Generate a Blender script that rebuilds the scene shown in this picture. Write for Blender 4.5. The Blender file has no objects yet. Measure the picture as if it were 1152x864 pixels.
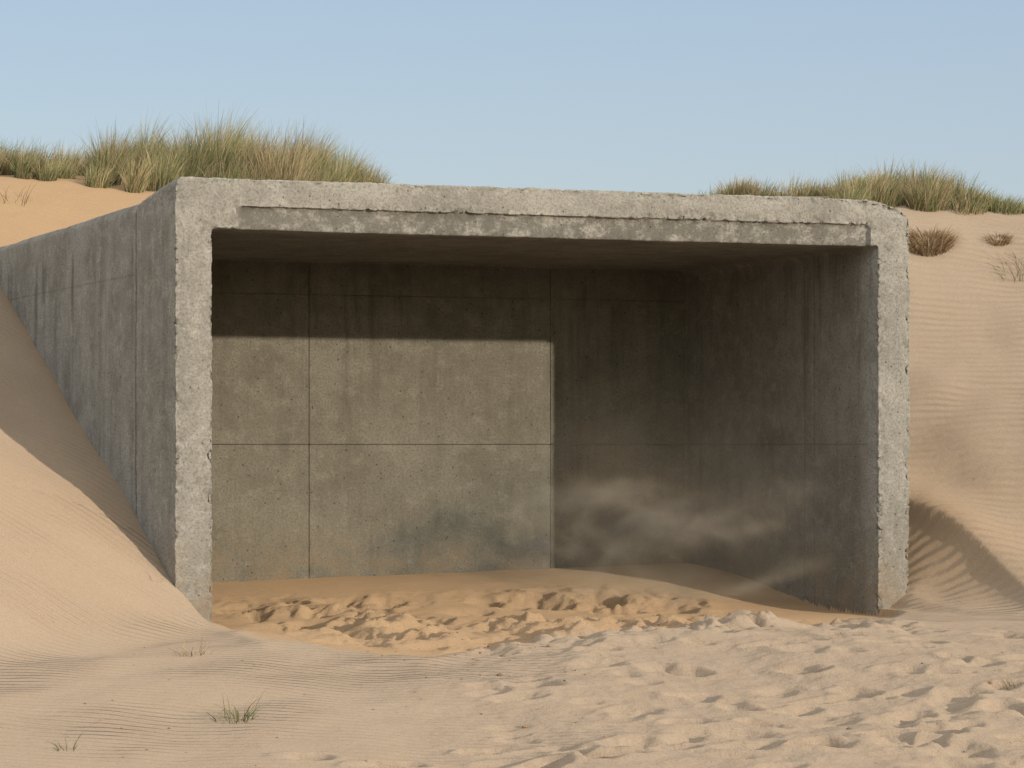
import bpy, bmesh, math
import numpy as np
from mathutils import Vector

rng = np.random.default_rng(7)
scene = bpy.context.scene
EYE = 1.62
F = 3480.0

# ------------------------------------------------------------------ helpers
def _fade(t): return t*t*t*(t*(t*6-15)+10)
def _hash2(ix, iy, seed):
    n = (ix.astype(np.int64)*374761393 + iy.astype(np.int64)*668265263 + seed*974634777) & 0xFFFFFFFF
    n = ((n ^ (n >> 13))*1274126177) & 0xFFFFFFFF
    n = (n ^ (n >> 16)) & 0xFFFFFFFF
    return n
def perlin(x, y, seed=0):
    x = np.asarray(x, float); y = np.asarray(y, float)
    xi = np.floor(x); yi = np.floor(y); xf = x-xi; yf = y-yi
    u = _fade(xf); v = _fade(yf)
    def g(ox, oy):
        a = _hash2(xi+ox, yi+oy, seed)/4294967296.0*2*np.pi
        return np.cos(a)*(xf-ox)+np.sin(a)*(yf-oy)
    a = g(0,0)*(1-u)+g(1,0)*u; b = g(0,1)*(1-u)+g(1,1)*u
    return (a*(1-v)+b*v)*1.5
def fbm(x, y, seed=0, octv=4, gain=.5):
    s = 0; a = 1; f = 1
    for i in range(octv):
        s = s+a*perlin(x*f+i*17.3, y*f-i*9.1, seed+i); a *= gain; f *= 2.03
    return s
def vnoise3(p, seed=0):
    pi = np.floor(p).astype(np.int64); pf = _fade(p-pi)
    r = 0
    for dx in (0,1):
        for dy in (0,1):
            for dz in (0,1):
                h = _hash2(pi[:,0]+dx+57*(pi[:,2]+dz), pi[:,1]+dy+131*(pi[:,2]+dz), seed)/4294967296.0
                r = r+h*(pf[:,0] if dx else 1-pf[:,0])*(pf[:,1] if dy else 1-pf[:,1])*(pf[:,2] if dz else 1-pf[:,2])
    return r*2-1
def sst(a, b, x):
    t = np.clip((x-a)/(b-a), 0, 1); return t*t*(3-2*t)
def smax(a, b, k):
    h = np.clip(.5+.5*(a-b)/k, 0, 1); return b*(1-h)+a*h+k*h*(1-h)
def smin(a, b, k): return -smax(-a, -b, k)

# ------------------------------------------------------------------ bunker frame of reference
ANG = math.radians(21.57)
OX, OY = -3.032, 27.84
CA, SA = math.cos(ANG), math.sin(ANG)
def to_local(X, Y):
    dx = X-OX; dy = Y-OY
    return dx*CA+dy*SA, -dx*SA+dy*CA
def to_world(t, s): return OX+t*CA-s*SA, OY+t*SA+s*CA
W = 7.495; T0 = .356; T1 = 7.138; DEP = 4.55; ZTOP = 4.04; ZOP = 3.573

# ------------------------------------------------------------------ terrain
def hollow_mask(X, Y, soft=.5):
    zb = np.interp(X, [-6,-3.0,-2.6,-2.0,-1,-.4,.5,1.6,2.6,3.5,4.2,6], [33,29.2,27.2,25.4,24.5,24.9,26.3,27.0,27.6,29.3,31.5,36])
    d = Y-zb+.45*fbm(X*.9, Y*.5, 41, 3)
    return sst(-soft, soft, d)
def churn(X, Y, t, s):
    ch = sst(.4, 1.8, t)*(1-sst(5.2, 6.5, t))*sst(-4.4, -2.6, s)*(1-sst(1.2, 3.2, s))
    return ch*sst(-.6, .15, fbm(X*.6, Y*.35, 33, 2))
def terrain(X, Y, detail=True):
    X = np.asarray(X, float); Y = np.asarray(Y, float)
    t, s = to_local(X, Y)
    side = np.maximum(np.maximum(T0-t, t-T1), 0)
    g = .34*sst(0, .36, side)+.36*np.maximum(side-.3, 0)
    plane = g+.41*s+.10*fbm(X*.35, Y*.35, 3, 3)*np.clip(side, 0, 1)
    # wind scour sweeping round the right hand corner
    d = np.hypot((t-W-.0+.16*s)/.52, (s-.95)/2.0)+.08*perlin(X*1.2, Y*1.2, 15)
    q = d-1.28
    rimp = np.where(q < 0, np.exp(-(np.abs(q)/.15)**1.1), np.exp(-(q/.85)**2))
    plane = plane-.32*np.exp(-(d/.85)**2)+.18*rimp*sst(-.3,.5,t-W)
    ho = smax(plane, 0*plane, .32)
    crest = np.interp(X, [-40,-14,-9,-7,-5.7,-4,-2,-1,0,2,3,4.5,5.4,6.5,9,14,40],
                         [6.5,5.9,5.5,5.25,5.25,5.3,5.15,4.9,4.6,4.65,4.9,4.85,4.65,4.45,4.45,5.0,6.0])
    crest = crest+.08*fbm(X*.5, Y*.35, 11, 3)-.03*np.clip(Y-44, 0, 60)
    far = 2.6+1.6*fbm(X*.02, Y*.02, 5, 3)
    crest = np.where(Y > 44, np.maximum(crest, far), crest)
    crest = np.where(Y > 120, far, crest)
    ho = smin(ho, crest, .7)
    hi = sst(.6, 4.6, s)*(.13+.16*np.clip(t/7, 0, 1))
    w = sst(.12, .3, t)*(1-sst(7.2, 7.38, t))*sst(-.8, 0, s)*(1-sst(4.66, 4.9, s))
    h = ho*(1-w)+hi*w
    near = 1-sst(20, 34, Y)
    h = h+.05*fbm(X*.45, Y*.3, 21, 3)*(1-w)
    fall = np.clip(25.5-Y, 0, 40); h = h-.075*(np.sqrt(fall*fall+1.2)-1.095)*(1-.9*sst(8, 30, fall))
    m = hollow_mask(X, Y)*(1-sst(1.0, 3.0, s))
    rim = np.exp(-((hollow_mask(X, Y, 1.0)-.35)/.2)**2)*(Y < 31)
    h = h-.07*m*(side < .01)+.03*rim*near
    h = h+near*.05*sst(-1.0, 3.5, X)*sst(0,1,1-m)
    if detail:
        ch = churn(X, Y, t, s)
        wx = X+.12*fbm(X*2.5, Y*2, 36, 2); wy = Y+.2*fbm(X*2.5, Y*2, 39, 2)
        a = fbm(wx*1.3, wy*.6, 31, 5, .55)
        b = 1-np.abs(fbm(wx*1.7, wy*.8, 38, 4, .55))*2.2
        h = h+ch*(.13*np.clip(a, -.6, 1)+.045*np.clip(b, -.8, 1)+.015)
        fg = sst(-1.6, .8, X+.35*(Y-20)*.3)*(1-sst(24, 29, Y))
        h = h+fg*(.022*fbm(X*1.1, Y*.7, 51, 6, .58))
        h = h+.004*fbm(X*2, Y*2, 61, 3)
    return h

def geo(a, b, n, step):
    r = 1.25
    out = [a]; sgn = 1 if b > a else -1; st = step
    while (b-out[-1])*sgn > 0:
        out.append(out[-1]+sgn*st); st *= r
    return out[1:]
xs = np.array(sorted(geo(-9, -900, 0, .08)+list(np.arange(-9, -5.8, .06))+list(np.arange(-5.8, 7, .024))+list(np.arange(7, 9.6, .06))+geo(9.6, 900, 0, .08)))
ys = np.array(sorted(geo(17.5, -300, 0, .08)+list(np.arange(17.5, 31, .032))+list(np.arange(31, 36, .05))+list(np.arange(36, 50, .14))+geo(50, 1600, 0, .2)))
GX, GY = np.meshgrid(xs, ys)
H = terrain(GX, GY)

def dimple(cx, cy, L, Wd, ang, dep, rimk=.22):
    R = max(L, Wd)*2.6
    i0, i1 = np.searchsorted(xs, [cx-R, cx+R]); j0, j1 = np.searchsorted(ys, [cy-R, cy+R])
    if i1 <= i0 or j1 <= j0: return
    x = GX[j0:j1, i0:i1]-cx; y = GY[j0:j1, i0:i1]-cy
    c, s_ = math.cos(ang), math.sin(ang)
    a = (x*c+y*s_)/L; b = (-x*s_+y*c)/Wd
    wob = .3*perlin(GX[j0:j1, i0:i1]*6, GY[j0:j1, i0:i1]*6, 77)+.15*perlin(GX[j0:j1, i0:i1]*15, GY[j0:j1, i0:i1]*15, 78)
    r = np.sqrt(a*a+b*b)+wob
    H[j0:j1, i0:i1] += dep*(-np.exp(-(r/.9)**3)+rimk*np.exp(-((r-1.35)/.4)**2))
def track(x0, y0, x1, y1, step=.68):
    n = int(math.hypot(x1-x0, y1-y0)/step); a = math.atan2(y1-y0, x1-x0)
    for i in range(n):
        f = i/max(n, 1); o = .15*(1 if i % 2 else -1)
        dimple(x0+(x1-x0)*f-math.sin(a)*o+rng.normal(0, .1), y0+(y1-y0)*f+math.cos(a)*o+rng.normal(0, .12), rng.uniform(.15, .22), rng.uniform(.09, .14), a+rng.normal(0, .3), rng.uniform(.045, .085))
for tr in [(-.8,19.3,4,20.4),(4.2,20.6,.9,24.0),(.1,19.0,4.5,24.5),(4.8,22,1.9,26.5),(1.5,19.0,5,22.5),(3.6,19.6,.8,21.8),(-1.2,19.7,1.4,19.3),(4.9,24.6,2.6,20.2)]:
    track(*tr)
for i in range(110):
    cy = 18.5+9*rng.random()**1.2
    cx = rng.uniform(-.01, .175)*cy
    if hollow_mask(np.array([cx]), np.array([cy]))[0] > .6: continue
    sc = rng.uniform(.45, 1.5)
    dimple(cx, cy, .16*sc, .12*sc, rng.uniform(0, 3.14), rng.uniform(.02, .05)*sc)
for i in range(120):
    t = rng.uniform(.9, 5.8); s = rng.uniform(-3.6, 2.2)
    cx, cy = to_world(t, s)
    sc = rng.uniform(.5, 1.5)
    dimple(cx, cy, .17*sc, .16*sc, rng.uniform(0, 3.14), rng.uniform(.03, .075)*sc, .14)

ny, nx = GX.shape
me = bpy.data.meshes.new("sand_dunes_ground")
co = np.stack([GX, GY, H], -1).reshape(-1, 3)
me.vertices.add(len(co)); me.vertices.foreach_set("co", co.astype(np.float32).ravel())
idx = np.arange(nx*ny).reshape(ny, nx)
quads = np.stack([idx[:-1, :-1], idx[:-1, 1:], idx[1:, 1:], idx[1:, :-1]], -1).reshape(-1, 4)
def fill_quads(me, quads):
    n = len(quads)
    me.loops.add(n*4); me.loops.foreach_set("vertex_index", quads.astype(np.int32).ravel())
    me.polygons.add(n); me.polygons.foreach_set("loop_start", (np.arange(n)*4).astype(np.int32))
    me.polygons.foreach_set("loop_total", np.full(n, 4, np.int32))
    me.update(calc_edges=True)
    me.polygons.foreach_set("use_smooth", np.ones(n, bool))
fill_quads(me, quads)
tt, ss = to_local(GX, GY)
orange = hollow_mask(GX, GY, .35)*((tt > -.1) & (tt < W+.1))
orange = np.maximum(orange*sst(-.3, .4, tt), .25*sst(.0, 1.2, -tt+.3)*np.exp(-((ss-.5)/2.2)**2))
orange = np.maximum(orange, .5*np.exp(-(((tt-W-.4)/.9)**2+((ss-.5)/1.6)**2)))
rip = 1.7*(1-hollow_mask(GX, GY))*(1-.85*sst(-.6, 1.2, GX)*(GY < 28))
rip = np.where(ss > 1, np.where(tt > W, 1.25, .45), rip)
rip = rip*(.45+.8*sst(-.3, .4, fbm(GX*.5, GY*.35, 91, 2)))
rgh = np.maximum(churn(GX, GY, tt, ss), .55*sst(-1.6, 1.2, GX)*(1-sst(24, 29, GY)))
for nm, arr in (("tint", orange), ("ripple", rip), ("rough", rgh)):
    at = me.attributes.new(nm, 'FLOAT', 'POINT'); at.data.foreach_set("value", arr.astype(np.float32).ravel())
ground = bpy.data.objects.new("sand_dunes_ground", me); scene.collection.objects.link(ground)

# ------------------------------------------------------------------ node helpers
def newmat(name):
    m = bpy.data.materials.new(name); m.use_nodes = True
    nt = m.node_tree; nt.nodes.clear()
    out = nt.nodes.new("ShaderNodeOutputMaterial")
    return m, nt, out
class N:
    def __init__(s, nt): s.nt = nt
    def node(s, typ, **kw):
        n = s.nt.nodes.new(typ)
        for k, v in kw.items(): setattr(n, k, v)
        return n
    def link(s, a, b): s.nt.links.new(a, b)
    def setin(s, sock, v):
        if isinstance(v, bpy.types.NodeSocket): s.link(v, sock)
        else: sock.default_value = v
    def math(s, op, a, b=0.0, clamp=False):
        n = s.node("ShaderNodeMath", operation=op, use_clamp=clamp)
        s.setin(n.inputs[0], a); s.setin(n.inputs[1], b); return n.outputs[0]
    def noise(s, vec, scale, detail=4, rough=.55, dist=0.0):
        n = s.node("ShaderNodeTexNoise"); s.link(vec, n.inputs["Vector"])
        n.inputs["Scale"].default_value = scale; n.inputs["Detail"].default_value = detail
        n.inputs["Roughness"].default_value = rough; n.inputs["Distortion"].default_value = dist
        return n.outputs["Fac"]
    def mapping(s, vec, scale=(1,1,1), rot=(0,0,0), loc=(0,0,0)):
        n = s.node("ShaderNodeMapping"); s.link(vec, n.inputs["Vector"])
        n.inputs["Scale"].default_value = scale; n.inputs["Rotation"].default_value = rot; n.inputs["Location"].default_value = loc
        return n.outputs[0]
    def rng(s, v, a, b, c=0.0, d=1.0):
        n = s.node("ShaderNodeMapRange", interpolation_type='SMOOTHSTEP'); s.link(v, n.inputs[0])
        for i, q in enumerate((a, b, c, d)): n.inputs[1+i].default_value = q
        return n.outputs[0]
    def mix(s, f, a, b, mode='MIX'):
        n = s.node("ShaderNodeMix", data_type='RGBA', blend_type=mode)
        s.setin(n.inputs[0], f)
        for sock, v in ((n.inputs[6], a), (n.inputs[7], b)):
            if isinstance(v, bpy.types.NodeSocket): s.link(v, sock)
            else: sock.default_value = (*v, 1)
        return n.outputs[2]
    def bump(s, h, strength, dist, normal=None):
        n = s.node("ShaderNodeBump"); s.setin(n.inputs["Height"], h)
        s.setin(n.inputs["Strength"], strength); n.inputs["Distance"].default_value = dist
        if normal is not None: s.link(normal, n.inputs["Normal"])
        return n.outputs[0]

# ------------------------------------------------------------------ sand material
m, nt, out = newmat("wind_blown_sand"); n = N(nt)
tc = n.node("ShaderNodeTexCoord"); P = tc.outputs["Object"]
ti = n.node("ShaderNodeAttribute", attribute_name="tint").outputs["Fac"]
ri = n.node("ShaderNodeAttribute", attribute_name="ripple").outputs["Fac"]
ro = n.node("ShaderNodeAttribute", attribute_name="rough").outputs["Fac"]
mid = n.noise(P, 2.0, 4, .65); fine = n.noise(P, 110, 0, .7)
pale = n.mix(n.rng(mid, .35, .65), (.405, .322, .238), (.432, .350, .266))
c = n.mix(ti, pale, (.43, .298, .178))
c = n.mix(n.rng(mid, .3, .75, 0, .25), c, (.33, .25, .17))
c = n.mix(n.rng(fine, .35, .75, 0, .40), c, (.22, .16, .105))
b = n.node("ShaderNodeBsdfDiffuse"); n.link(c, b.inputs["Color"]); b.inputs["Roughness"].default_value = .6
wv = n.node("ShaderNodeTexWave", wave_type='BANDS', bands_direction='Y', wave_profile='SIN')
n.link(n.mapping(P, (1, 1, .3), (0, 0, math.radians(17))), wv.inputs["Vector"])
wv.inputs["Scale"].default_value = 2.4; wv.inputs["Distortion"].default_value = 5.0; wv.inputs["Detail"].default_value = 1.5
wv.inputs["Detail Scale"].default_value = .55
amp = n.math('ADD', .010, n.math('MULTIPLY', ro, .024))
hs = n.math('ADD', n.math('MULTIPLY', n.math('MULTIPLY', wv.outputs["Fac"], ri), .0150), n.math('MULTIPLY', n.noise(P, 12, 4, .72), amp))
n.link(n.bump(hs, .8, 1.0), b.inputs["Normal"]); n.link(b.outputs[0], out.inputs[0])
me.materials.append(m)

# ------------------------------------------------------------------ concrete material
def concrete(name, base, dark, light, streak=.5, mott=.6):
    m, nt, out = newmat(name); n = N(nt)
    P = n.node("ShaderNodeTexCoord").outputs["Object"]
    sep = n.node("ShaderNodeSeparateXYZ"); n.link(P, sep.inputs[0]); tX, sY, zZ = sep.outputs
    big = n.noise(P, .6, 4, .62); mid = n.noise(P, 2.2, 5, .76); fine = n.noise(P, 42, 2, .8)
    c = n.mix(n.rng(big, .30, .70), base, light)
    c = n.mix(n.rng(mid, .38, .72, 0, mott), c, dark)
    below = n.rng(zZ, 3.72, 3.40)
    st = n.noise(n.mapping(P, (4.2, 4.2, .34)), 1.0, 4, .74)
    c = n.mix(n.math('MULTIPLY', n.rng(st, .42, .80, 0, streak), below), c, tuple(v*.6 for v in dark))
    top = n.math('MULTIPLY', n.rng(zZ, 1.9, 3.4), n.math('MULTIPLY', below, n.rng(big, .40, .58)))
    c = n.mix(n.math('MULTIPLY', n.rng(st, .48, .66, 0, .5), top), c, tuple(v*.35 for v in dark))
    ef = n.noise(n.mapping(P, (1, 1, 1.2), loc=(9, 4, 2)), 5.5, 5, .8)
    c = n.mix(n.rng(ef, .50, .72, 0, .55), c, tuple(min(1, v*1.25) for v in light))
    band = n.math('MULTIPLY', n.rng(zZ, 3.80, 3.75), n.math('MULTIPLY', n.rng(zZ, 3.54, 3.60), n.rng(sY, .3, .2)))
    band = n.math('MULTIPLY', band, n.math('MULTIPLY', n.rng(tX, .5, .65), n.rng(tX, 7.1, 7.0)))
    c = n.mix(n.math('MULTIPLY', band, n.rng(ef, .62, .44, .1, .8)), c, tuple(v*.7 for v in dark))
    c = n.mix(n.math('MULTIPLY', n.rng(big, .56, .44), n.rng(ef, .60, .42, 0, .22)), c, tuple(v*.55 for v in dark))
    c = n.mix(n.rng(fine, .42, .70, 0, .5), c, tuple(v*.5 for v in dark))
    inner_shade = n.math('MULTIPLY', n.math('MULTIPLY', n.rng(tX, .25, .35), n.rng(tX, 7.25, 7.13)), n.math('MULTIPLY', n.rng(sY, .10, .5), n.rng(zZ, 3.85, 3.6)))
    c = n.mix(n.math('MULTIPLY', inner_shade, .36), c, (.10, .090, .068))  # shade inside the bunker painted into the colour of the inner faces
    low = n.math('MULTIPLY', n.rng(zZ, 1.0, .1), n.rng(mid, .62, .40, 0, .5))
    c = n.mix(low, c, (.27, .19, .11))
    v = n.node("ShaderNodeTexVoronoi"); n.link(P, v.inputs["Vector"]); v.inputs["Scale"].default_value = 11
    holes = n.math('MULTIPLY', n.rng(v.outputs["Distance"], .07, .14, 1, 0), n.rng(mid, .44, .52))
    c = n.mix(n.math('MULTIPLY', holes, .75), c, (.045, .042, .035))
    def line(val, pos, w):
        d = n.math('ABSOLUTE', n.math('SUBTRACT', val, pos)); return n.rng(d, w*.4, w, 1, 0)
    wob = n.math('MULTIPLY', n.math('SUBTRACT', mid, .5), .02)
    sj = n.math('ADD', sY, wob); zj = n.math('ADD', zZ, wob)
    onside = n.rng(tX, .03, .05, 1, 0)
    onright = n.math('MULTIPLY', n.rng(tX, 7.1, 7.12), n.rng(sY, .2, .25))
    j = n.math('MAXIMUM', line(sj, 1.38, .030), n.math('MULTIPLY', n.math('MULTIPLY', line(zj, 3.22, .016), n.rng(sY, 1.38, 1.39)), .35))
    j = n.math('MULTIPLY', j, onside)
    k = n.math('MULTIPLY', n.math('MAXIMUM', line(sj, 1.59, .014), line(zj, 1.62, .012)), onright)
    jj = n.math('MULTIPLY', n.math('MAXIMUM', j, n.math('MULTIPLY', k, .5)), n.rng(ef, .3, .6, .35, 1))
    c = n.mix(n.math('MULTIPLY', jj, .6), c, (.05, .047, .04))
    b = n.node("ShaderNodeBsdfDiffuse"); n.link(c, b.inputs["Color"]); b.inputs["Roughness"].default_value = .7
    hsum = n.math('ADD', n.math('MULTIPLY', n.noise(P, 11, 5, .82), .034), n.math('MULTIPLY', fine, .009))
    n.link(n.bump(hsum, .7, 1.0), b.inputs["Normal"]); n.link(b.outputs[0], out.inputs[0])
    return m
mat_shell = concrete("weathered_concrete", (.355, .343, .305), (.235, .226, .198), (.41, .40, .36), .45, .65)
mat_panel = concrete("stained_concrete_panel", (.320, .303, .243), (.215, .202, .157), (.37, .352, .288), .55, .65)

# ------------------------------------------------------------------ bunker shell
def prism(name, rings):
    me = bpy.data.meshes.new(name); bm = bmesh.new(); R = []
    for r in rings: R.append([bm.verts.new(p) for p in r])
    k = len(rings[0])
    bm.faces.new(R[0]); bm.faces.new(list(reversed(R[-1])))
    for a, b in zip(R[:-1], R[1:]):
        for i in range(k): bm.faces.new([a[(i+1) % k], a[i], b[i], b[(i+1) % k]])
    bmesh.ops.recalc_face_normals(bm, faces=bm.faces)
    bm.to_mesh(me); bm.free()
    o = bpy.data.objects.new(name, me); scene.collection.objects.link(o); return o
def contour(s, zt, cl=(.07, .06), cr=(.42, .19)):
    return [(0, s, -.5), (W, s, -.5), (W, s, zt-cr[1]), (W-.09, s, zt-cr[1]+.10), (W-cr[0], s, zt), (cl[0], s, zt), (0, s, zt-cl[1])]
def boxobj(name, a, b):
    return prism(name, [[(a[0], y, a[2]), (b[0], y, a[2]), (b[0], y, b[2]), (a[0], y, b[2])] for y in (a[1], b[1])])
bunker = bpy.data.objects.new("concrete_bunker", None); scene.collection.objects.link(bunker)
bunker.location = (OX, OY, 0); bunker.rotation_euler = (0, 0, ANG)
SJ = 1.38
def weathered(name, rings, cut_boxes, voxel):
    o = prism(name, rings)
    cuts = [boxobj("cut", *cb) for cb in cut_boxes]
    for cobj in cuts:
        md = o.modifiers.new("b", 'BOOLEAN'); md.operation = 'DIFFERENCE'; md.object = cobj; md.solver = 'EXACT'
    md = o.modifiers.new("r", 'REMESH'); md.mode = 'VOXEL'; md.voxel_size = voxel; md.use_smooth_shade = True
    dg = bpy.context.evaluated_depsgraph_get(); dg.update()
    nm = bpy.data.meshes.new_from_object(o.evaluated_get(dg))
    for q in cuts+[o]: bpy.data.objects.remove(q, do_unlink=True)
    nv = len(nm.vertices)
    co = np.empty(nv*3, np.float32); nm.vertices.foreach_get("co", co); co = co.reshape(-1, 3).astype(float)
    no = np.empty(nv*3, np.float32); nm.vertex_normals.foreach_get("vector", no); no = no.reshape(-1, 3)
    t, s, z = co.T
    d = np.minimum.reduce([np.abs(t), np.where((t > -.2) & (z < 3.75), np.abs(t-T0), 9), np.where(z < 3.75, np.abs(t-T1), 9), np.abs(t-W), np.where((t > .2) & (t < 7.3), np.abs(z-ZOP), 9), np.where((t > .5) & (t < 7.15), np.abs(z-3.775), 9),
         np.abs(z-ZTOP), np.abs(z-(ZTOP-.06-(t-W+.42)*.2))+(t < 6.9)*9])
    em = np.exp(-(np.hypot(np.maximum(s, 0), d)/.075)**2)
    em = np.maximum(em, .5*np.exp(-(np.hypot(np.abs(t), np.abs(z-3.88))/.08)**2))
    n1 = vnoise3(co*7, 1)*.35+vnoise3(co*17, 2)*.35+vnoise3(co*38, 3)*.40
    n2 = vnoise3(co*6+5, 4)*.35+vnoise3(co*19, 5)*.45+vnoise3(co*44, 6)*.5
    disp = -em*(.006+.066*np.clip(n2-.02, 0, 1)+.018*n1)+.0045*n1*(s < 3)+.005*vnoise3(co*1.3, 8)
    co = co+no*disp[:, None]
    nm.vertices.foreach_set("co", co.astype(np.float32).ravel()); nm.update()
    nm.polygons.foreach_set("use_smooth", np.ones(len(nm.polygons), bool))
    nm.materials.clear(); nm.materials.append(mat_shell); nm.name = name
    ob = bpy.data.objects.new(name, nm); scene.collection.objects.link(ob); ob.parent = bunker
    return ob
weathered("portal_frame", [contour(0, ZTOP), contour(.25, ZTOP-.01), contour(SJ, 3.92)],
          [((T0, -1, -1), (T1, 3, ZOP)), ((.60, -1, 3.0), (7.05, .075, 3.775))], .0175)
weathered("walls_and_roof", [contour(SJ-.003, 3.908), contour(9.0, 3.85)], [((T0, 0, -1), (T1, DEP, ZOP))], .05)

pm = bpy.data.meshes.new("back_wall_panels"); bm = bmesh.new()
tb = [T0-.05, 2.71, 5.495, T1+.05]; zb = [-.5, 1.62, 3.22, 3.7]
for i in range(3):
    for j in range(3):
        g = .003; off = rng.uniform(-.002, .002)
        a = (tb[i]+g, DEP-.05+off, zb[j]+g); b_ = (tb[i+1]-g, DEP+.06, zb[j+1]-g)
        r = bmesh.ops.create_cube(bm, size=1)
        for v in r["verts"]:
            v.co = Vector([(a[k]+b_[k])/2+v.co[k]*(b_[k]-a[k]) for k in range(3)])
        es = list({e for v in r["verts"] for e in v.link_edges})
        bmesh.ops.bevel(bm, geom=es, offset=.004, segments=2, affect='EDGES')
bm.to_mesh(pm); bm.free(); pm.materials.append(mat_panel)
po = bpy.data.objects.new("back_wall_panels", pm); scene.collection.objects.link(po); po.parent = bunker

# ------------------------------------------------------------------ grass
m, nt, out = newmat("grass_blade"); n = N(nt)
ca = n.node("ShaderNodeAttribute", attribute_name="bladecol")
d1 = n.node("ShaderNodeBsdfDiffuse"); n.link(ca.outputs["Color"], d1.inputs[0])
d2 = n.node("ShaderNodeBsdfTranslucent"); n.link(ca.outputs["Color"], d2.inputs[0])
mx = n.node("ShaderNodeMixShader"); mx.inputs[0].default_value = .3
n.link(d1.outputs[0], mx.inputs[1]); n.link(d2.outputs[0], mx.inputs[2]); n.link(mx.outputs[0], out.inputs[0])
mat_grass = m

def blades(name, root, length, ldir, lean, width, col):
    Nn = len(root); K = 5
    f = np.linspace(0, 1, K)
    dirx = np.cos(ldir); diry = np.sin(ldir)
    th = lean[:, None]*(.25+1.1*f[None, :]**1.3)
    seg = length[:, None]/(K-1)
    hx = np.concatenate([np.zeros((Nn, 1)), np.cumsum(np.sin(th[:, 1:])*seg, 1)], 1)
    hz = np.concatenate([np.zeros((Nn, 1)), np.cumsum(np.cos(th[:, 1:])*seg, 1)], 1)
    px = root[:, 0:1]+hx*dirx[:, None]; py = root[:, 1:2]+hx*diry[:, None]; pz = root[:, 2:3]+hz-.02
    wa = rng.uniform(-.9, .9, Nn); wx = np.cos(wa)[:, None]; wy = np.sin(wa)[:, None]
    w = width[:, None]*(1-f[None, :]**1.6*.92)*.5
    A = np.stack([px-wx*w, py-wy*w, pz], -1); B = np.stack([px+wx*w, py+wy*w, pz], -1)
    V = np.stack([A, B], 2).reshape(Nn, K*2, 3)
    base = (np.arange(Nn)*K*2)
    q = [np.stack([base+2*k, base+2*k+1, base+2*k+3, base+2*k+2], -1) for k in range(K-1)]
    q = np.stack(q, 1).reshape(-1, 4)
    me = bpy.data.meshes.new(name); V = V.reshape(-1, 3)
    me.vertices.add(len(V)); me.vertices.foreach_set("co", V.astype(np.float32).ravel()); fill_quads(me, q)
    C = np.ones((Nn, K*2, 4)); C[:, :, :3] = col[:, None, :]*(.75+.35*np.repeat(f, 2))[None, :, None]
    at = me.attributes.new("bladecol", 'FLOAT_COLOR', 'POINT'); at.data.foreach_set("color", C.astype(np.float32).ravel())
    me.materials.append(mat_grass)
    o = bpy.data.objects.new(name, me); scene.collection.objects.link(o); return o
GREEN = np.array([.27, .275, .13]); DGREEN = np.array([.16, .19, .085]); STRAW = np.array([.48, .395, .24]); BROWN = np.array([.25, .155, .08])
def pick(N_, wg, wd, ws, wb):
    p = np.array([wg, wd, ws, wb], float); p /= p.sum()
    c = np.array([GREEN, DGREEN, STRAW, BROWN])[rng.choice(4, N_, p=p)]
    return c*rng.uniform(.7, 1.25, (N_, 1))
def tussocks(name, specs):
    R, L, D, LE, WI, C = [], [], [], [], [], []
    for (x, y, rad, hgt, nb, mixw, wind) in specs:
        r = rad*np.sqrt(rng.random(nb)); a = rng.uniform(0, 2*np.pi, nb)
        X = x+r*np.cos(a); Y = y+r*np.sin(a)*.8
        Z = terrain(X, Y, False)
        out_dir = np.arctan2(np.sin(a), np.cos(a)+wind)
        R.append(np.stack([X, Y, Z], -1)); L.append(hgt*rng.uniform(.5, 1.15, nb)*(1-.25*(r/rad)**2))
        D.append(out_dir+rng.normal(0, .5, nb)); LE.append(np.clip(rng.normal(.32, .20, nb)+.35*r/rad, .03, 1.5))
        WI.append(rng.uniform(.006, .012, nb)); C.append(pick(nb, *mixw)*rng.uniform(.75, 1.25))
    return blades(name, np.concatenate(R), np.concatenate(L), np.concatenate(D), np.concatenate(LE), np.concatenate(WI), np.concatenate(C))
G1 = (6, 3, 4, .4); G2 = (3, 2, 7, 1); G3 = (1.5, 1.5, 7, 2.5); G4 = (5, 5, 3, .5)
def at(px, Z): return (px-576)/F*Z
left = []
prof_x = [-80, 0, 60, 85, 110, 160, 185, 200, 240, 262, 280, 300, 340, 380, 415, 440]
prof_h = [.60, .55, .52, .42, .70, .86, .60, .80, 1.06, .98, .70, 1.0, .96, .76, .52, .28]
for i in range(150):
    px = rng.uniform(-70, 436); Z = rng.uniform(40.0, 44.5)
    hh = np.interp(px, prof_x, prof_h)*rng.uniform(.45, 1.1)
    mixw = G3 if 275 < px < 345 and rng.random() < .7 else (G2 if rng.random() < .35 else G1)
    left.append((at(px, Z), Z, rng.uniform(.12, .30), hh, 220, mixw, .9))
tussocks("marram_grass", left)
right = []
for i in range(55):
    px = rng.uniform(780, 935); Z = rng.uniform(41, 44)
    right.append((at(px, Z), Z, rng.uniform(.16, .28), rng.uniform(.22, .42), 170, G2, .8))
for i in range(85):
    px = rng.uniform(935, 1100); Z = rng.uniform(38.4, 42.0)
    hh = np.interp(px, [935, 1000, 1050, 1100], [.34, .55, .58, .38])
    right.append((at(px, Z), Z, rng.uniform(.14, .28), hh*rng.uniform(.45, 1.1), 200, G2 if rng.random() < .6 else G1, .8))
for i in range(70):
    px = rng.uniform(1090, 1260); Z = rng.uniform(38.4, 41.5)
    right.append((at(px, Z), Z, rng.uniform(.14, .26), rng.uniform(.16, .32), 190, G4, .8))
tussocks("marram_grass", right)

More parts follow.
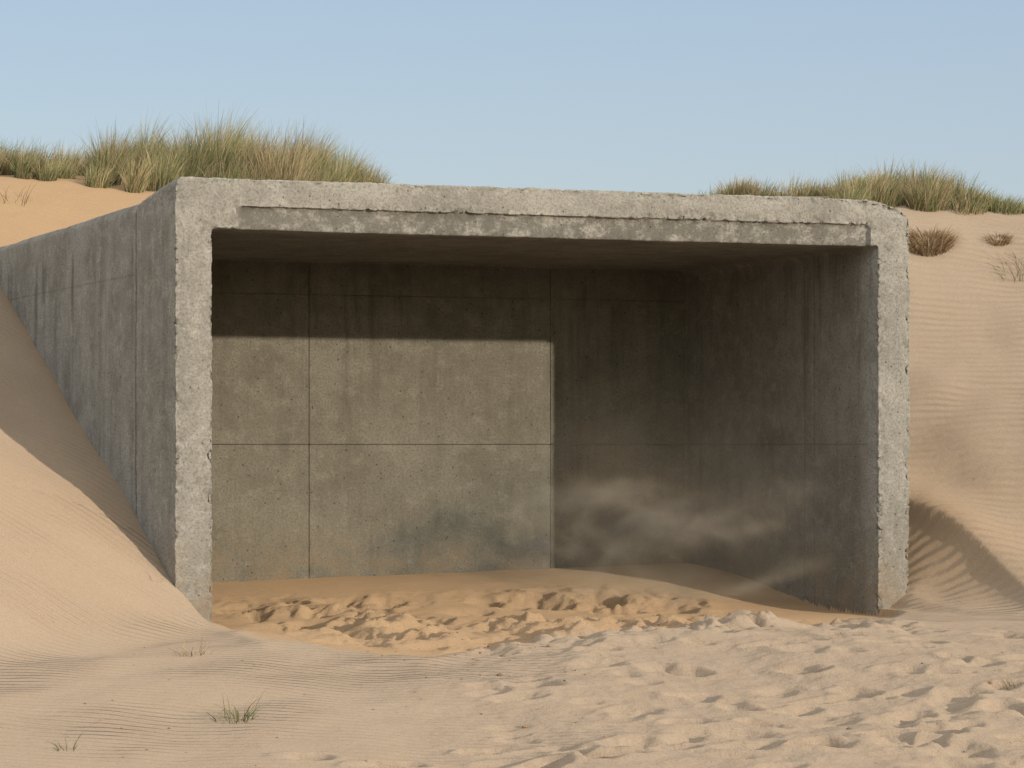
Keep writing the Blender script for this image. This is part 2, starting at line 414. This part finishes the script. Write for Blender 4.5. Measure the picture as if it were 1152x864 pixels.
def ground_hit(px, py):
    Zs = np.arange(13, 60, .03); X = (px-576)/F*Zs; zr = EYE+(500-py)/F*Zs
    h = terrain(X, Zs, False); k = np.argmax(h > zr); return X[k], Zs[k]
def small(name, px, py, rad, hgt, nb, mixw, width=None, lean=.8):
    x, y = ground_hit(px, py)
    r = rad*np.sqrt(rng.random(nb)); a = rng.uniform(0, 2*np.pi, nb)
    X = x+r*np.cos(a); Y = y+r*np.sin(a)
    root = np.stack([X, Y, terrain(X, Y, True)-.01], -1)
    wd = rng.uniform(*(width or (.003, .007)), nb)
    return blades(name, root, hgt*rng.uniform(.4, 1.1, nb), a+rng.normal(0, .4, nb), np.clip(rng.normal(lean, .35, nb), .05, 1.5), wd, pick(nb, *mixw))
small("dry_brown_tussock", 1045, 278, .26, .30, 900, (0, 0, 3, 7), (.006, .012), 1.2)
small("dry_brown_tussock", 1124, 272, .12, .18, 300, (0, 0, 3, 7), (.006, .012), 1.3)
small("dune_grass_tuft", 1150, 305, .3, .42, 70, (1, 1, 6, 2), (.005, .010), 1.4)
small("dry_grass_tuft", 14, 226, .25, .4, 26, (0, 0, 4, 5), (.005, .010), 1.1)
small("dry_grass_tuft", 218, 737, .12, .2, 40, (0, 0, 4, 5), (.003, .006), .9)
small("green_grass_tuft", 268, 810, .14, .28, 36, (8, 5, 2, 0), (.006, .012), 1.2)
small("green_grass_tuft", 76, 844, .05, .22, 10, (8, 4, 1, 0), (.006, .011), 1.2)
small("dry_grass_tuft", 1142, 772, .10, .16, 30, (0, 0, 6, 3), (.003, .006), 1.0)
small("dry_grass_tuft", 968, 716, .04, .12, 10, (0, 0, 6, 3), (.003, .005), .6)
small("dry_grass_tuft", 176, 655, .05, .16, 6, (0, 0, 3, 4), (.003, .005), .6)

# scattered debris
dm = bpy.data.meshes.new("beach_debris"); bm = bmesh.new()
for i in range(260):
    if i < 170:
        cy = rng.uniform(19, 27); cx = rng.uniform(-.16, .17)*cy
        if rng.random() < .5: cx = rng.normal(.0, .5); cy = rng.normal(24, 1.3)
    else:
        t_ = rng.uniform(.7, 5.8); s_ = rng.uniform(-3.3, 1); cx, cy = to_world(t_, s_)
    j = np.searchsorted(ys, cy); k = np.searchsorted(xs, cx)
    r = rng.uniform(.004, .010) if rng.random() < .95 else rng.uniform(.014, .022)
    q = bmesh.ops.create_icosphere(bm, subdivisions=1, radius=r)
    for v in q["verts"]:
        v.co = Vector((v.co.x*rng.uniform(.8, 1.5)+cx, v.co.y*rng.uniform(.8, 1.3)+cy, v.co.z*.7*rng.uniform(.7, 1.2)+H[j, k]+r*.2))
bm.to_mesh(dm); bm.free()
m, nt, out = newmat("damp_sand_crumb"); n = N(nt)
b = n.node("ShaderNodeBsdfDiffuse")
P = n.node("ShaderNodeTexCoord").outputs["Object"]
n.link(n.mix(n.rng(n.noise(P, 1.5, 2), .4, .6), (.36, .25, .15), (.16, .12, .08)), b.inputs["Color"]); n.link(b.outputs[0], out.inputs[0])
dm.materials.append(m)
do = bpy.data.objects.new("beach_debris", dm); scene.collection.objects.link(do)

# ------------------------------------------------------------------ blowing sand (volume of airborne dust)
dust = boxobj("blowing_sand", (3.9, .3, .08), (7.09, 3.7, 2.6))
dust.location = (OX, OY, 0); dust.rotation_euler = (0, 0, ANG)
m, nt, out = newmat("airborne_sand"); n = N(nt)
P = n.node("ShaderNodeTexCoord").outputs["Object"]
wp = n.node("ShaderNodeTexNoise"); n.link(P, wp.inputs["Vector"]); wp.inputs["Scale"].default_value = 1.1; wp.inputs["Detail"].default_value = 2
wm = n.node("ShaderNodeVectorMath", operation='MULTIPLY_ADD'); n.link(wp.outputs["Color"], wm.inputs[0]); wm.inputs[1].default_value = (1.3, .5, .9); n.link(P, wm.inputs[2])
wo_ = n.node("ShaderNodeVectorMath", operation='SUBTRACT'); n.link(wm.outputs[0], wo_.inputs[0]); wo_.inputs[1].default_value = (.65, .25, .45)
Q = wo_.outputs[0]
s1 = n.node("ShaderNodeSeparateXYZ"); n.link(P, s1.inputs[0]); tX, sY, zZ = s1.outputs
s2 = n.node("ShaderNodeSeparateXYZ"); n.link(Q, s2.inputs[0]); qX, qY, qZ = s2.outputs
# two thin ribbons of sand, dipping and lifting; little variation in depth so that they read as streamers
zc = n.math('ADD', .90, n.math('MULTIPLY', n.math('COSINE', n.math('MULTIPLY', n.math('SUBTRACT', qX, 4.8), 3.3)), .20))
rib1 = n.rng(n.math('ABSOLUTE', n.math('SUBTRACT', qZ, zc)), .0, .17, 1, 0)
zc2 = n.math('ADD', .68, n.math('MULTIPLY', n.math('COSINE', n.math('MULTIPLY', n.math('SUBTRACT', qX, 6.3), 2.6)), .26))
rib2 = n.rng(n.math('ABSOLUTE', n.math('SUBTRACT', qZ, zc2)), .0, .14, 1, 0)
wn = n.noise(n.mapping(Q, (.9, .45, 2.2)), 1.8, 3, .6)
rib = n.math('MULTIPLY', n.math('ADD', rib1, n.math('MULTIPLY', rib2, .7)), n.rng(wn, .36, .66, .2, 1))
tail = n.rng(n.math('ABSOLUTE', n.math('SUBTRACT', zZ, n.math('MULTIPLY', n.math('SUBTRACT', qX, 5.7), .42))), .0, .10, 1, 0)
tail = n.math('MULTIPLY', tail, n.math('MULTIPLY', n.rng(sY, 1.6, .9), n.rng(tX, 5.6, 6.1)))
haze = n.math('MULTIPLY', n.rng(zZ, 2.6, .5), n.rng(wn, .30, .66, .15, 1))
edge = n.math('MULTIPLY', n.rng(tX, 3.9, 5.2), n.rng(tX, 7.09, 6.8))
edge = n.math('MULTIPLY', edge, n.math('MULTIPLY', n.rng(sY, .3, .7), n.rng(sY, 3.7, 3.1)))
dens = n.math('ADD', n.math('MULTIPLY', rib, .50), n.math('MULTIPLY', haze, .13))
dens = n.math('ADD', dens, n.math('MULTIPLY', tail, .5))
dens = n.math('MULTIPLY', dens, edge)
vol = n.node("ShaderNodeVolumeScatter"); vol.inputs["Color"].default_value = (.88, .70, .50, 1); vol.inputs["Anisotropy"].default_value = 0.0
n.link(dens, vol.inputs["Density"]); n.link(vol.outputs[0], out.inputs["Volume"])
try: m.cycles.volume_step_rate = .65
except Exception: pass
dust.data.materials.append(m)

# ------------------------------------------------------------------ light
EL = math.radians(10.0); sdx, sdy = .6606, -.7495
w = bpy.data.worlds.new("World"); scene.world = w; w.use_nodes = True
nt = w.node_tree; nt.nodes.clear(); n = N(nt)
sky = nt.nodes.new("ShaderNodeTexSky"); sky.sky_type = 'NISHITA'; sky.sun_disc = False
sky.sun_elevation = EL; sky.sun_rotation = math.atan2(sdx, sdy); sky.air_density = 1.0; sky.dust_density = .6; sky.ozone_density = 2.0
bg = nt.nodes.new("ShaderNodeBackground"); bg.inputs[1].default_value = .05
D = n.node("ShaderNodeTexCoord").outputs["Generated"]
sep = n.node("ShaderNodeSeparateXYZ"); n.link(D, sep.inputs[0])
hz = n.mix(n.rng(sep.outputs[2], .04, .17), (.345, .385, .455), (.285, .350, .465))
hz = n.mix(n.rng(sep.outputs[2], .16, .7), hz, (.50, .53, .60))
dt = n.node("ShaderNodeVectorMath", operation='DOT_PRODUCT'); n.link(D, dt.inputs[0]); dt.inputs[1].default_value = (sdx, sdy, .17)
hz = n.mix(n.rng(dt.outputs["Value"], -.2, .95), hz, (1.02, .94, .82))
left_fill = n.node("ShaderNodeVectorMath", operation='DOT_PRODUCT'); n.link(D, left_fill.inputs[0]); left_fill.inputs[1].default_value = (-.92, -.38, .1)
hz = n.mix(n.rng(left_fill.outputs["Value"], .2, 1.0, 0, .8), hz, (1.12, 1.08, 1.03))  # added sky glow out of view at left, lifts the shaded outer wall
bg2 = nt.nodes.new("ShaderNodeBackground"); bg2.inputs[1].default_value = 1.0; n.link(hz, bg2.inputs[0])
ad = nt.nodes.new("ShaderNodeAddShader")
wo = nt.nodes.new("ShaderNodeOutputWorld")
nt.links.new(sky.outputs[0], bg.inputs[0]); nt.links.new(bg.outputs[0], ad.inputs[0]); nt.links.new(bg2.outputs[0], ad.inputs[1]); nt.links.new(ad.outputs[0], wo.inputs[0])
sl = bpy.data.lights.new("sun", 'SUN'); sl.energy = 3.2; sl.angle = math.radians(.7); sl.color = (1, .87, .72)
so = bpy.data.objects.new("sun", sl); scene.collection.objects.link(so)
so.rotation_euler = Vector((-sdx*math.cos(EL), -sdy*math.cos(EL), -math.sin(EL))).to_track_quat('-Z', 'Y').to_euler()
so.location = (20, -20, 15)

# ------------------------------------------------------------------ camera
cd = bpy.data.cameras.new("camera"); cam = bpy.data.objects.new("camera", cd); scene.collection.objects.link(cam)
cd.sensor_width = 36; cd.lens = F/1152*36; cd.shift_y = 68/1152; cd.clip_start = .1; cd.clip_end = 5000
cam.location = (0, 0, EYE); cam.rotation_euler = (math.radians(90), 0, 0)
scene.camera = cam
scene.view_settings.view_transform = 'Standard'; scene.view_settings.look = 'None'; scene.view_settings.exposure = 0
